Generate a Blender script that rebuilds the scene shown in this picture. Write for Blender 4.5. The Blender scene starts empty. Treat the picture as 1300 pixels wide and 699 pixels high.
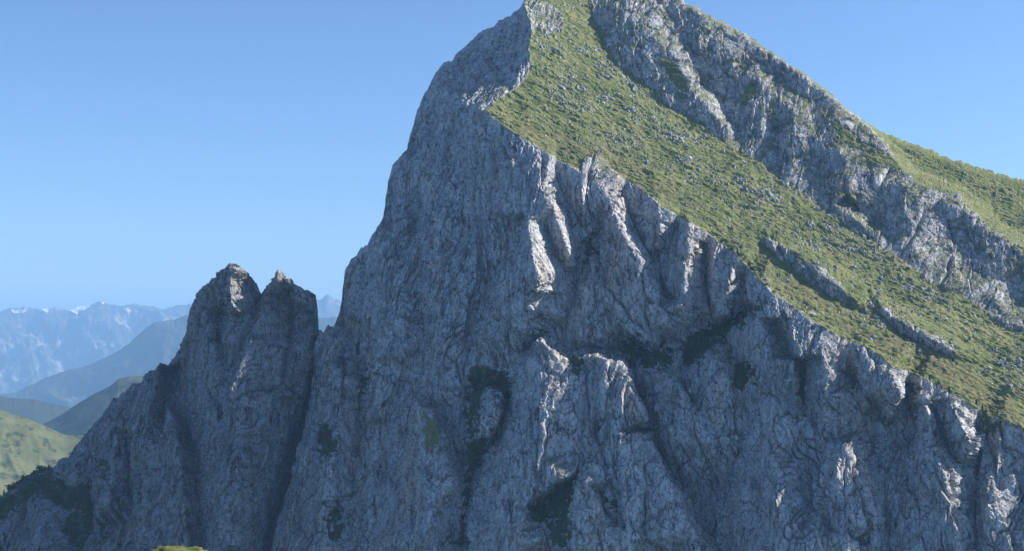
import bpy, math, random
import numpy as np
from mathutils import Vector
from mathutils.geometry import delaunay_2d_cdt

# ---------------------------------------------------------------- camera, sky, sun, exposure
scene = bpy.context.scene
col = scene.collection
random.seed(7)
rng = np.random.default_rng(11)
FOC = 1786.0                      # focal length in photo pixels (about 40 degrees across)
PITCH = math.atan(75.5 / FOC)
CP, SP = math.cos(PITCH), math.sin(PITCH)

cam_data = bpy.data.cameras.new('camera')
cam_data.sensor_width = 36.0
cam_data.lens = 36.0 * FOC / 1300.0
cam_data.clip_start = 0.5
cam_data.clip_end = 200000.0
cam = bpy.data.objects.new('camera', cam_data)
cam.location = (0, 0, 0)
cam.rotation_euler = (math.pi / 2 + PITCH, 0, 0)
col.objects.link(cam)
scene.camera = cam

SUN_ELEV = math.radians(35.5)
SUN_AZ = math.radians(8)         # measured from +x towards +y
sun_dir = Vector((math.cos(SUN_ELEV) * math.cos(SUN_AZ), math.cos(SUN_ELEV) * math.sin(SUN_AZ), math.sin(SUN_ELEV)))
sun_data = bpy.data.lights.new('sun', 'SUN')
sun_data.energy = 5.0
sun_data.angle = math.radians(0.53)
sun_data.color = (1.0, 0.95, 0.87)
sun = bpy.data.objects.new('sun', sun_data)
sun.rotation_euler = (-sun_dir).to_track_quat('-Z', 'Y').to_euler()
sun.location = (400, 0, 600)
col.objects.link(sun)

world = bpy.data.worlds.new('World')
scene.world = world
world.use_nodes = True
wn = world.node_tree
bg = wn.nodes.get('Background') or wn.nodes.new('ShaderNodeBackground')
skyn = wn.nodes.new('ShaderNodeTexSky')
skyn.sky_type = 'NISHITA'
skyn.sun_disc = False
skyn.sun_elevation = SUN_ELEV
skyn.sun_rotation = math.pi / 2 - SUN_AZ
skyn.altitude = 1800
skyn.air_density = 1.0
skyn.dust_density = 2.2
skyn.ozone_density = 7.0
wn.links.new(skyn.outputs['Color'], bg.inputs['Color'])
bg.inputs['Strength'].default_value = 0.103

scene.render.engine = 'CYCLES'
scene.view_settings.view_transform = 'Standard'
scene.view_settings.look = 'None'
scene.view_settings.exposure = 0.76
scene.view_settings.gamma = 1.0
scene.cycles.use_denoising = True
scene.cycles.max_bounces = 6
scene.cycles.volume_bounces = 1
HAZE_DENSITY = 6.2e-5
HAZE_COLOR = (0.36, 0.64, 1.0, 1)

# ---------------------------------------------------------------- survey helper: bearing in the photograph + distance -> place
def at(px, py, Y):
    xr = (np.asarray(px, float) - 650.0) / FOC
    yr = (349.5 - np.asarray(py, float)) / FOC
    dy = CP - yr * SP
    dz = SP + yr * CP
    t = np.asarray(Y, float) / dy
    return xr * t, dy * t, dz * t

# ---------------------------------------------------------------- numpy noise
_perm = np.concatenate([rng.permutation(256)] * 3).astype(np.int32)
_g = rng.normal(size=(256, 3)); _g /= np.linalg.norm(_g, axis=1)[:, None]
_g = _g.astype(np.float32)

def perlin(x, y, z):
    x = np.asarray(x, np.float32); y = np.asarray(y, np.float32); z = np.asarray(z, np.float32)
    xi = np.floor(x).astype(np.int32); yi = np.floor(y).astype(np.int32); zi = np.floor(z).astype(np.int32)
    xf = x - xi; yf = y - yi; zf = z - zi
    xi &= 255; yi &= 255; zi &= 255
    u = xf * xf * xf * (xf * (xf * 6 - 15) + 10)
    v = yf * yf * yf * (yf * (yf * 6 - 15) + 10)
    w = zf * zf * zf * (zf * (zf * 6 - 15) + 10)
    def cor(dx, dy, dz):
        h = _perm[_perm[_perm[xi + dx] + yi + dy] + zi + dz]
        g = _g[h]
        return g[..., 0] * (xf - dx) + g[..., 1] * (yf - dy) + g[..., 2] * (zf - dz)
    a = cor(0, 0, 0); a += u * (cor(1, 0, 0) - a)
    b = cor(0, 1, 0); b += u * (cor(1, 1, 0) - b)
    c = cor(0, 0, 1); c += u * (cor(1, 0, 1) - c)
    d = cor(0, 1, 1); d += u * (cor(1, 1, 1) - d)
    a += v * (b - a); c += v * (d - c)
    return (a + w * (c - a)) * 1.6

def fbm(x, y, z, o=4, gain=0.5):
    s = 0; a = 1.0; f = 1.0
    for i in range(o):
        s = s + a * perlin(x * f + 17.3 * i, y * f + 5.1 * i, z * f + 9.7 * i)
        a *= gain; f *= 2.03
    return s

def ridged(x, y, z, o=3, gain=0.5):
    s = 0; a = 1.0; f = 1.0; t = 0
    for i in range(o):
        s = s + a * (1 - 2 * np.abs(perlin(x * f + 7.7 * i, y * f + 3.9 * i, z * f + 1.7 * i)))
        t += a; a *= gain; f *= 2.07
    return s / t

def worley(u, v, seed=0):
    """2-D cells: returns F1, F2, a random value per nearest cell and offset to its centre"""
    ui = np.floor(u).astype(np.int32); vi = np.floor(v).astype(np.int32)
    F1 = np.full(u.shape, 9.0, np.float32); F2 = F1.copy()
    ID = np.zeros(u.shape, np.int32)
    CX = np.zeros(u.shape, np.float32); CY = CX.copy()
    for du in (-1, 0, 1):
        for dv in (-1, 0, 1):
            a = ui + du; b = vi + dv
            h = _perm[_perm[(a + seed) & 255] + (b & 255)]
            h2 = _perm[h + 31]
            cx = a + 0.1 + 0.8 * h / 255.0 - u
            cy = b + 0.1 + 0.8 * h2 / 255.0 - v
            d = np.sqrt(cx * cx + cy * cy).astype(np.float32)
            m = d < F1
            F2 = np.where(m, F1, np.minimum(F2, d))
            CX = np.where(m, cx, CX); CY = np.where(m, cy, CY)
            ID = np.where(m, _perm[h2 + (h & 127)], ID)
            F1 = np.where(m, d, F1)
    return F1, F2, ID, CX, CY

# ---------------------------------------------------------------- raster helpers for the relief survey (one cell per photo pixel)
RX0, RY0, RX1, RY1 = -120, -60, 1460, 800
RW, RH = RX1 - RX0, RY1 - RY0
GX, GY = np.meshgrid(np.arange(RX0, RX1, dtype=np.float32), np.arange(RY0, RY1, dtype=np.float32))

def blur(a, r):
    for _ in range(3):
        for ax in (0, 1):
            p = np.concatenate([np.repeat(np.take(a, [0], ax), r, ax), a, np.repeat(np.take(a, [-1], ax), r, ax)], ax)
            c = np.cumsum(p, ax, dtype=np.float64)
            z0 = np.zeros_like(np.take(c, [0], ax))
            c = np.concatenate([z0, c], ax)
            n = a.shape[ax]
            a = ((np.take(c, range(2 * r + 1, 2 * r + 1 + n), ax) - np.take(c, range(0, n), ax)) / (2 * r + 1)).astype(np.float32)
    return a

def tin(points):
    """triangulated interpolation of (px, py, value) points onto the raster"""
    best = {}
    for p in points:
        best[(round(p[0], 1), round(p[1], 1))] = p[2]
    keys = list(best)
    res = delaunay_2d_cdt([Vector(k) for k in keys], [], [], 0, 1e-3)
    V = [(v.x, v.y) for v in res[0]]
    val = [best[keys[o[0]]] if o else 0.0 for o in res[3]]
    out = np.zeros((RH, RW), np.float32)
    for f in res[2]:
        (x0, y0), (x1, y1), (x2, y2) = (V[i] for i in f)
        a, b, c = (val[i] for i in f)
        ix0 = max(RX0, math.floor(min(x0, x1, x2))); ix1 = min(RX1 - 1, math.ceil(max(x0, x1, x2)))
        iy0 = max(RY0, math.floor(min(y0, y1, y2))); iy1 = min(RY1 - 1, math.ceil(max(y0, y1, y2)))
        if ix1 < ix0 or iy1 < iy0:
            continue
        den = (y1 - y2) * (x0 - x2) + (x2 - x1) * (y0 - y2)
        if abs(den) < 1e-9:
            continue
        sl = (slice(iy0 - RY0, iy1 - RY0 + 1), slice(ix0 - RX0, ix1 - RX0 + 1))
        X = GX[sl]; Y = GY[sl]
        l0 = ((y1 - y2) * (X - x2) + (x2 - x1) * (Y - y2)) / den
        l1 = ((y2 - y0) * (X - x2) + (x0 - x2) * (Y - y2)) / den
        l2 = 1 - l0 - l1
        m = (l0 >= -1e-4) & (l1 >= -1e-4) & (l2 >= -1e-4)
        o = out[sl]
        o[m] = (l0 * a + l1 * b + l2 * c)[m]
    return out

def densify(pl, step=10):
    out = []
    for (p, q) in zip(pl[:-1], pl[1:]):
        n = max(1, int(math.hypot(q[0] - p[0], q[1] - p[1]) / step))
        for i in range(n):
            t = i / n
            out.append(tuple(p[k] + (q[k] - p[k]) * t for k in range(len(p))))
    out.append(tuple(pl[-1]))
    return out

def poly_mask(poly):
    m = np.zeros((RH, RW), bool)
    n = len(poly)
    for i in range(n):
        x0, y0 = poly[i]; x1, y1 = poly[(i + 1) % n]
        if y0 == y1:
            continue
        c = ((y0 <= GY) & (GY < y1)) | ((y1 <= GY) & (GY < y0))
        m ^= c & (GX < x0 + (GY - y0) * (x1 - x0) / (y1 - y0))
    return m.astype(np.float32)

def sample(r, px, py):
    x = np.clip(np.asarray(px, np.float32) - RX0, 0, RW - 1.01); y = np.clip(np.asarray(py, np.float32) - RY0, 0, RH - 1.01)
    xi = x.astype(np.int32); yi = y.astype(np.int32)
    fx = x - xi; fy = y - yi
    return (r[yi, xi] * (1 - fx) + r[yi, xi + 1] * fx) * (1 - fy) + (r[yi + 1, xi] * (1 - fx) + r[yi + 1, xi + 1] * fx) * fy

# ---------------------------------------------------------------- materials
def new_mat(name):
    m = bpy.data.materials.new(name)
    m.use_nodes = True
    nt = m.node_tree
    b = nt.nodes['Principled BSDF']
    b.inputs['Roughness'].default_value = 0.95
    b.inputs['Specular IOR Level'].default_value = 0.15
    return m, nt, b

def N(nt, t, **kw):
    n = nt.nodes.new(t)
    for k, v in kw.items():
        setattr(n, k, v)
    return n

def noise_node(nt, vec, scale, detail=4, rough=0.55, dist=0.0):
    n = N(nt, 'ShaderNodeTexNoise')
    n.inputs['Scale'].default_value = scale
    n.inputs['Detail'].default_value = detail
    n.inputs['Roughness'].default_value = rough
    n.inputs['Distortion'].default_value = dist
    nt.links.new(vec, n.inputs['Vector'])
    return n.outputs['Fac']

def ramp(nt, fac, stops):
    r = N(nt, 'ShaderNodeValToRGB')
    e = r.color_ramp.elements
    while len(e) < len(stops):
        e.new(0.5)
    for i, (p, c) in enumerate(stops):
        e[i].position = p
        e[i].color = (*c, 1) if len(c) == 3 else c
    nt.links.new(fac, r.inputs['Fac'])
    return r.outputs['Color']

def mix(nt, fac, a, b, mode='MIX'):
    n = N(nt, 'ShaderNodeMix', data_type='RGBA', blend_type=mode)
    for s, v in ((n.inputs[0], fac), (n.inputs[6], a), (n.inputs[7], b)):
        if isinstance(v, (int, float)):
            s.default_value = v
        elif isinstance(v, tuple):
            s.default_value = (*v, 1) if len(v) == 3 else v
        else:
            nt.links.new(v, s)
    return n.outputs[2]

def attr(nt, name):
    return N(nt, 'ShaderNodeAttribute', attribute_name=name).outputs['Fac']

def mountain_material():
    m, nt, b = new_mat('limestone_and_alpine_grass')
    pos = N(nt, 'ShaderNodeNewGeometry').outputs['Position']
    mp = N(nt, 'ShaderNodeMapping'); mp.inputs['Scale'].default_value = (1, 1, 0.4)
    mp.inputs['Rotation'].default_value = (0, math.radians(16), 0)
    nt.links.new(pos, mp.inputs['Vector'])
    st = mp.outputs['Vector']
    # limestone: pale grey beds, ochre stains, lichen
    r1 = ramp(nt, noise_node(nt, st, 0.11, 6, 0.65, 0.4), [(0.28, (0.34, 0.34, 0.34)), (0.5, (0.51, 0.50, 0.495)), (0.72, (0.63, 0.62, 0.60))])
    r2 = ramp(nt, noise_node(nt, st, 0.9, 5, 0.7, 0.6), [(0.36, (0.30, 0.30, 0.32)), (0.48, (1, 1, 1)), (0.68, (1.35, 1.34, 1.30))])
    rock = mix(nt, 1.0, r1, r2, 'MULTIPLY')
    och = ramp(nt, noise_node(nt, st, 0.03, 4, 0.6), [(0.55, (0, 0, 0)), (0.75, (1, 1, 1))])
    rock = mix(nt, och, rock, mix(nt, 1.0, rock, (1.12, 0.93, 0.80), 'MULTIPLY'))
    ms = N(nt, 'ShaderNodeMapping'); ms.inputs['Scale'].default_value = (1, 1, 0.16); ms.inputs['Rotation'].default_value = (0, math.radians(14), 0)
    nt.links.new(pos, ms.inputs['Vector'])
    streak = ramp(nt, noise_node(nt, ms.outputs['Vector'], 0.22, 7, 0.7, 0.8), [(0.36, (0.34, 0.35, 0.37)), (0.47, (0.95, 0.95, 0.95)), (0.62, (1, 1, 1)), (0.72, (1.2, 1.18, 1.14))])
    rock = mix(nt, 1.0, rock, streak, 'MULTIPLY')
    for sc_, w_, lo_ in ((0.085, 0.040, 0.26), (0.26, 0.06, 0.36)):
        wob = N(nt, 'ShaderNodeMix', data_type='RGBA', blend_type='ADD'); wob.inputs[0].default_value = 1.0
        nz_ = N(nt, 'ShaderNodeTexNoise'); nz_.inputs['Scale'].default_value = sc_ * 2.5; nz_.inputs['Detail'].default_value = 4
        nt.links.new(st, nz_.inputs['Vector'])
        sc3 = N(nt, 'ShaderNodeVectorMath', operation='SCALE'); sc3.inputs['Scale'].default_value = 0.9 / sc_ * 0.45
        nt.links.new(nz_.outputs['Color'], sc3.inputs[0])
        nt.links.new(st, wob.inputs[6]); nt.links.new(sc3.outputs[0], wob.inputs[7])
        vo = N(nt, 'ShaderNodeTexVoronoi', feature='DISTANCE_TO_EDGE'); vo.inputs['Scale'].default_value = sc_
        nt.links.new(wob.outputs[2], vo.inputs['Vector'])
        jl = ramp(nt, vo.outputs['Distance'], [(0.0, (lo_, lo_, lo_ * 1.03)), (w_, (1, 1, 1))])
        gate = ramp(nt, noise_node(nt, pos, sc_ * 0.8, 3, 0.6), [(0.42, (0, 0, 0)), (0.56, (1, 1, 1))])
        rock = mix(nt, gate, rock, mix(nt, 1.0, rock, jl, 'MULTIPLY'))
    rock = mix(nt, attr(nt, 'dark_tone'), rock, mix(nt, 1.0, rock, (0.60, 0.61, 0.63), 'MULTIPLY'))  # evenly darker rock tone, applied in full on the pinnacles
    # grass: green with straw patches
    g1 = ramp(nt, noise_node(nt, pos, 0.035, 5, 0.6, 0.3), [(0.3, (0.135, 0.165, 0.060)), (0.5, (0.205, 0.222, 0.085)), (0.72, (0.285, 0.275, 0.125))])
    g2 = ramp(nt, noise_node(nt, pos, 0.55, 5, 0.7), [(0.3, (0.5, 0.56, 0.5)), (0.55, (1, 1, 1)), (0.75, (1.25, 1.2, 1.1))])
    grass = mix(nt, 1.0, g1, g2, 'MULTIPLY')
    grass = mix(nt, attr(nt, 'straw'), grass, mix(nt, 1.0, (0.21, 0.185, 0.085), g2, 'MULTIPLY'))
    veg = mix(nt, 1.0, (0.075, 0.100, 0.050), g2, 'MULTIPLY')
    c = mix(nt, attr(nt, 'grass'), rock, grass)
    c = mix(nt, attr(nt, 'scrub'), c, veg)
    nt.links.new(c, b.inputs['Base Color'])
    bn = N(nt, 'ShaderNodeBump'); bn.inputs['Strength'].default_value = 1.0; bn.inputs['Distance'].default_value = 0.9
    nt.links.new(noise_node(nt, st, 1.3, 6, 0.7, 0.5), bn.inputs['Height'])
    nt.links.new(bn.outputs['Normal'], b.inputs['Normal'])
    return m
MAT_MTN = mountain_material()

# ---------------------------------------------------------------- mesh helper
def grid_mesh(name, P, mat, attrs=None, smooth=True):
    """P: rows x cols x 3"""
    R, C, _ = P.shape
    idx = np.arange(R * C, dtype=np.int32).reshape(R, C)
    q = np.stack([idx[:-1, :-1], idx[1:, :-1], idx[1:, 1:], idx[:-1, 1:]], -1).reshape(-1, 4)
    me = bpy.data.meshes.new(name)
    me.vertices.add(R * C)
    me.vertices.foreach_set('co', P.reshape(-1).astype(np.float32))
    me.loops.add(q.size)
    me.loops.foreach_set('vertex_index', q.reshape(-1))
    me.polygons.add(len(q))
    me.polygons.foreach_set('loop_start', np.arange(0, q.size, 4, dtype=np.int32))
    me.polygons.foreach_set('use_smooth', np.full(len(q), smooth))
    me.update(calc_edges=True)
    for k, a in (attrs or {}).items():
        at_ = me.attributes.new(k, 'FLOAT', 'POINT')
        at_.data.foreach_set('value', a.reshape(-1).astype(np.float32))
    me.materials.append(mat)
    o = bpy.data.objects.new(name, me)
    col.objects.link(o)
    return o

def normals(P):
    du = np.gradient(P, axis=1); dv = np.gradient(P, axis=0)
    n = np.cross(du, dv)
    n /= np.linalg.norm(n, axis=2)[..., None] + 1e-9
    s = np.sign(-n[..., 1:2] + 0.2 * n[..., 2:3]); s[s == 0] = 1
    return n * s

# ================================================================ THE MOUNTAIN
SKY = [(322, 800, 895), (330, 760, 900), (345, 699, 905), (362, 640, 913), (382, 566, 924), (397, 500, 935), (401, 455, 945), (403, 428, 950),
       (404.5, 421, 951), (406.5, 416, 951), (409, 421, 951), (411, 424, 952), (414, 417, 953), (417, 411, 954), (420, 414, 955), (424, 413, 957),
       (432, 394, 964), (435, 380, 970), (436.5, 360, 974), (438, 345, 977), (446, 330, 982), (456, 320, 984), (466, 310, 986), (473, 299, 988),
       (486, 279, 1004), (490, 258, 1012), (493, 230, 1024), (499, 209, 1032), (517, 190, 1042), (522, 166, 1056), (530, 138, 1070), (540, 117, 1080),
       (549, 100, 1090), (557, 87, 1100), (565, 80, 1105), (575, 77, 1110), (589, 59, 1128), (608, 43, 1138), (630, 29, 1128), (656, 14, 1100), (665, 3, 1078),
       (678, -8, 1210), (710, -16, 1222), (760, -24, 1235), (820, -17, 1250), (865, 0, 1255), (895, 17, 1255), (940, 40, 1245), (978, 64, 1235),
       (1006, 85, 1225), (1044, 111, 1205), (1075, 137, 1190), (1099, 154, 1180), (1113, 163, 1178), (1144, 177, 1172), (1196, 197, 1165), (1248, 215, 1155),
       (1300, 229, 1140), (1360, 246, 1120), (1460, 275, 1090)]
EDGE = [(617, 140), (629, 153), (648, 167), (669, 179), (703, 200), (737, 220), (757, 214), (790, 226), (813, 238), (840, 263), (875, 284), (899, 298), (933, 322),
        (954, 344), (981, 372), (1006, 387), (1030, 408), (1065, 426), (1099, 440), (1142, 468), (1176, 482), (1201, 495), (1220, 507),
        (1239, 517), (1261, 532), (1277, 538), (1300, 548), (1360, 578), (1460, 630)]
PROW = [(617, 140), (626, 131), (640, 121), (658, 110), (670, 98), (673, 84), (672, 60), (675, 36), (669, 14), (665, 3)]

def slope_depth(px, py):
    xr = (px - 650) / FOC
    zr = ((349.5 - py) / FOC + SP / CP) / (1 - (349.5 - py) / FOC * SP / CP)
    return 522.8 / (0.70 - 0.227 * xr - zr) - 70.0 * np.clip((150 - py) / 150, 0, 1) * np.clip((950 - px) / 250, 0, 1)

SKY = [(a, b, c if a <= 665 else float(slope_depth(a, b))) for a, b, c in SKY]
sk = np.array(SKY); ed = np.array(EDGE)
def edge_py(px): return np.interp(px, ed[:, 0], ed[:, 1])
def sky_py(px): return np.interp(px, sk[:, 0], sk[:, 1])

base = [tuple(p) for p in densify(SKY, 12)]
for p in densify(EDGE, 8):
    base.append((p[0], p[1], float(slope_depth(*p))))
for p in densify(PROW, 8):
    base.append((p[0], p[1], float(slope_depth(*p))))
for px in range(640, 1460, 36):                          # grass side
    for py in range(-20, 640, 30):
        if py < edge_py(px) - 10 and py > sky_py(px) + 10:
            if px < 690 and py < 140 and px < 640 + (140 - py) * 0.5 + 10:
                continue
            base.append((px, py, float(slope_depth(px, py))))
for px in range(617, 1461, 40):                          # the wall below the crest
    e = float(edge_py(px)); Y = float(slope_depth(px, e))
    for py in range(100, 821, 40):
        if py > e + 15:
            base.append((px, py, Y - 0.20 * (py - e)))
base += [(480, 500, 930), (560, 300, 952), (400, 820, 880), (330, 820, 893), (500, 640, 895), (-200, 820, 890), (-200, -200, 1100), (1600, -200, 1300), (1600, 900, 700), (450, 820, 870)]
BASE = tin(base)

REL = []      # (px, py, metres of relief; negative is towards the valley) along ribs, gullies, ledges
def line(*p, step=9):
    REL.extend(densify(list(p), step))
# upper wall
line((640, 165, -3), (655, 200, -5), (663, 240, -7), (668, 270, -10))
line((664, 286, 7), (645, 320, 9), (625, 355, 9), (607, 390, 7), (597, 430, 4), (588, 462, 1))
line((630, 225, 3), (622, 290, 5), (600, 340, 3))
line((671, 280, -15), (673, 305, -22), (677, 330, -27), (683, 354, -28), (678, 375, -16), (668, 405, -12), (662, 430, -8))
line((655, 330, -10), (643, 380, -11), (630, 420, -8))
line((692, 286, -4), (702, 312, -2), (713, 345, -1), (709, 358, -2), (716, 372, 0))
line((690, 238, -7), (700, 262, -9), (712, 293, -10), (720, 320, -9), (724, 334, -4))
line((708, 236, 2), (718, 270, 4), (728, 305, 6), (736, 346, 9), (730, 378, 5), (722, 405, 2))
line((757, 292, 4), (748, 318, 6))
line((757, 222, -1), (766, 242, -5), (776, 264, -8), (790, 300, -11), (803, 322, -12), (818, 346, -11), (835, 382, -10), (842, 410, -7))
line((788, 252, 3), (803, 284, 6), (814, 306, 5), (830, 340, 5), (846, 372, 4))
line((742, 372, -5), (745, 405, -6), (752, 430, -3))
line((780, 350, -7), (775, 390, -8), (800, 412, -9), (815, 425, -7))
line((839, 272, -4), (837, 292, -6), (840, 305, -3)); line((856, 296, 5), (851, 330, 4))
line((874, 292, -5), (874, 312, -7), (869, 345, -8), (868, 385, -8), (872, 405, -4))
line((892, 322, 6), (898, 355, 6), (902, 390, 5))
line((930, 335, -4), (925, 365, -6), (920, 395, -3)); line((943, 352, 5), (942, 380, 5))
line((820, 442, 11), (795, 438, 9), (850, 440, 9)); line((868, 430, 3), (862, 455, 1))
line((876, 448, 8), (905, 425, 11), (930, 408, 10), (955, 392, 7)); line((945, 470, 8), (948, 490, 5))
line((905, 460, -5), (900, 490, -7), (890, 530, -7))
line((960, 362, -4), (957, 382, -6), (965, 420, -7), (975, 455, -6))
line((1002, 402, -5), (1010, 440, -8), (1003, 480, -6), (990, 520, -6))
line((985, 415, 5), (1018, 470, 7), (1020, 508, 5)); line((1040, 430, -6), (1050, 470, -8), (1045, 510, -4))
line((1075, 445, -2), (1085, 480, 4)); line((1096, 448, -4), (1103, 470, -7), (1100, 495, -5))
line((1118, 458, -5), (1128, 472, -11), (1137, 486, -15), (1142, 498, -14), (1137, 512, -4))
line((1152, 484, 6), (1150, 505, 9), (1160, 540, 10), (1150, 580, 8))
line((1110, 520, 9), (1125, 550, 11), (1095, 545, 6), (1130, 590, 8))
line((1168, 492, -2), (1175, 520, -7), (1181, 560, -8), (1190, 585, -11), (1198, 600, -9), (1205, 640, -3), (1215, 690, -3))
line((1186, 520, 2), (1200, 560, 3), (1212, 600, 2))
line((1206, 503, -4), (1213, 520, -12), (1222, 540, -16), (1231, 553, -15), (1228, 566, -6))
line((1240, 530, 6), (1245, 552, 8), (1243, 590, 8), (1238, 640, 9), (1240, 690, 7))
line((1272, 548, -1), (1266, 580, -1), (1262, 630, -1), (1258, 690, -1)); line((1290, 570, 3), (1292, 640, 4))
line((1075, 568, -7), (1066, 600, -9), (1062, 640, -10), (1070, 699, -9)); line((1088, 600, -8), (1104, 640, -6), (1113, 690, -5))
line((1119, 600, 6), (1121, 640, 6), (1122, 690, 4)); line((1045, 560, 3), (1035, 600, 4), (1040, 650, 0))
line((980, 570, -6), (986, 610, -11), (990, 650, -12), (1000, 699, -12)); line((945, 555, 4), (932, 600, 6), (915, 650, 4)); line((1015, 590, 3), (1025, 640, 2))
line((824, 535, 5), (838, 575, 6), (856, 610, 6), (880, 642, 6), (905, 685, 5))
# the free-standing buttress in the middle of the wall
line((655, 479, -8), (668, 464, -16), (678, 446, -21), (687, 430, -25), (697, 440, -22), (709, 452, -19), (722, 459, -13), (732, 455, -13), (745, 451, -18), (757, 450, -20), (772, 460, -21), (785, 464, -23), (796, 484, -25), (803, 500, -27), (814, 520, -27), (819, 531, -24), step=6)
line((648, 468, 3), (664, 454, 1), (676, 436, 1), (687, 424, 3), (700, 431, 3), (713, 441, 4), (724, 447, 4), (745, 443, 4), (760, 442, 4), (776, 450, 4), (792, 457, 6), (803, 478, 5), (810, 497, 5), (821, 517, 5), (827, 534, 5), step=6)
line((690, 480, -23), (690, 520, -25), (688, 570, -26), (678, 620, -26), (655, 699, -26)); line((713, 480, -19), (728, 520, -19), (738, 570, -14), (736, 598, -14))
line((742, 470, -11), (740, 500, -15), (741, 540, -14)); line((768, 490, -24), (780, 530, -28), (786, 570, -30), (792, 620, -30), (800, 699, -30))
line((826, 560, -20), (844, 605, -18), (868, 655, -16), (885, 699, -16)); line((668, 510, -18), (655, 560, -22), (640, 610, -20), (620, 660, -18), (610, 699, -16))
line((650, 492, 1), (641, 520, 4), (626, 560, 5), (609, 585, 5), (601, 620, 2), (592, 665, 0), (588, 699, -2)); line((600, 500, 3), (597, 540, 3))
line((624, 494, -11), (616, 525, -15), (611, 553, -12)); line((634, 500, -10), (637, 525, -12), (624, 556, -8)); line((618, 487, 2), (632, 490, 2))
line((535, 516, -15), (547, 524, -17), (554, 540, -18), (559, 558, -18), (564, 580, -14), (575, 612, -13)); line((535, 508, 0), (552, 514, 1), (566, 540, 1), (574, 565, 0), (590, 610, 0))
line((530, 540, -12), (535, 580, -15), (545, 640, -19), (552, 699, -20)); line((500, 540, -2), (505, 600, -4), (490, 690, -8))
line((842, 471, -12), (850, 482, -14), (860, 494, -15), (867, 503, -12), (880, 530, -10), (893, 560, -8)); line((842, 464, 2), (853, 474, 2), (866, 490, 2), (878, 508, 1)); line((832, 480, -4), (842, 520, -8), (858, 560, -8))
# grassy recess low in the wall, and the tooth beside it
line((737, 598, -22), (715, 606, -26), (690, 620, -27), (671, 632, -25)); line((733, 606, -12), (712, 618, -12), (690, 632, -12), (673, 645, -14), (688, 672, -18), (716, 690, -22))
line((739, 604, -20), (746, 618, -27), (753, 636, -29), (762, 660, -29), (770, 699, -30)); line((757, 625, -18), (768, 655, -18))
# left wall
line((440, 440, -3), (438, 490, -7), (428, 550, -9), (415, 620, -10), (400, 699, -10)); line((455, 430, 3), (458, 500, 4), (450, 580, 4), (445, 680, 2))
line((475, 380, -5), (480, 450, -6), (478, 520, -5)); line((500, 300, -4), (505, 370, -5), (515, 440, -5)); line((530, 260, 4), (530, 340, 4), (540, 420, 4), (520, 490, 3))
line((545, 200, -5), (555, 270, -6), (560, 350, -6), (560, 430, -5), (565, 490, -4)); line((580, 180, 4), (585, 240, 5), (580, 300, 4))
# cliffs across the grass
line((745, 3, 0), (757, 35, 0), (770, 60, 0), (785, 85, 0), (800, 93, 0), (822, 111, 0), (842, 130, 0), (858, 141, 0), (880, 150, 0), (905, 169, 0), (930, 189, 0), (960, 207, 0), (1000, 234, 0), (1040, 258, 0), (1080, 283, 0), (1110, 307, 0), (1150, 333, 0), (1185, 357, 0), (1220, 373, 0), (1260, 398, 0), (1300, 418, 0), (1345, 442, 0))
line((768, -4, -24), (790, 20, -42), (815, 35, -50), (835, 52, -50), (848, 62, -48), (858, 78, -41), (866, 94, -34), (880, 118, -22), (902, 140, -24), (925, 165, -14))
line((858, 40, -56), (880, 66, -46), (898, 108, -20), (918, 142, -4), (938, 172, -1))
line((745, -22, -10), (800, -19, -50), (865, 1, -95), (895, 18, -100), (940, 41, -102), (978, 65, -98), (1006, 86, -94), (1044, 112, -86), (1075, 138, -78), (1097, 153, -70))
line((890, 60, -66), (930, 85, -62), (975, 92, -62), (1030, 132, -60))
line((940, 106, -40), (965, 105, -60), (990, 125, -60), (1010, 148, -56), (1030, 172, -48), (1060, 192, -46), (1090, 214, -44), (1115, 226, -46), (1150, 240, -46), (1185, 264, -44), (1215, 262, -48), (1240, 284, -44), (1270, 304, -42), (1300, 322, -40), (1345, 348, -40))
line((965, 150, -36), (972, 185, -14)); line((1000, 175, -38), (1005, 205, -16)); line((985, 160, -22), (988, 195, -8)); line((1035, 205, -18), (1048, 235, -10)); line((1075, 235, -32), (1082, 262, -14)); line((1120, 262, -16), (1130, 290, -8)); line((1150, 275, -30), (1160, 310, -14)); line((1215, 300, -18), (1222, 335, -8)); line((1250, 320, -28), (1262, 360, -12))
line((1099, 156, -66), (1110, 172, -62), (1130, 195, -58), (1150, 222, -52), (1185, 238, -50), (1215, 248, -50), (1240, 272, -46), (1270, 298, -42), (1300, 316, -40), (1350, 345, -38))
line((1108, 157, -6), (1120, 168, 0), (1142, 190, 0), (1165, 214, 0), (1195, 228, 0), (1225, 240, 0), (1252, 264, 0), (1282, 288, 0), (1312, 306, 0), (1362, 336, 0))
line((964, 304, 0), (988, 331, 0), (1013, 349, 0), (1033, 362, 0), (1058, 377, 0), (1085, 395, 0)); line((981, 306, -12), (1006, 320, -15), (1030, 337, -16), (1058, 357, -16), (1090, 381, -12)); line((1000, 290, 0), (1040, 318, 0), (1100, 360, 0))
line((1106, 391, 0), (1144, 423, 0), (1175, 440, 0), (1210, 456, 0)); line((1123, 393, -11), (1151, 412, -13), (1189, 431, -13), (1212, 447, -9)); line((1140, 385, 0), (1170, 402, 0), (1215, 428, 0))
line((1044, 269, 0), (1071, 286, 0), (1106, 308, 0)); line((1058, 262, -7), (1092, 285, -8), (1110, 297, -5)); line((1075, 258, 0), (1110, 282, 0))
line((740, 222, 0), (757, 226, -2)); line((748, 192, -5), (757, 196, -5)); line((770, 180, 0), (790, 205, 0), (830, 240, 0), (870, 270, 0), (925, 305, 0))
ra = np.array(REL)
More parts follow.
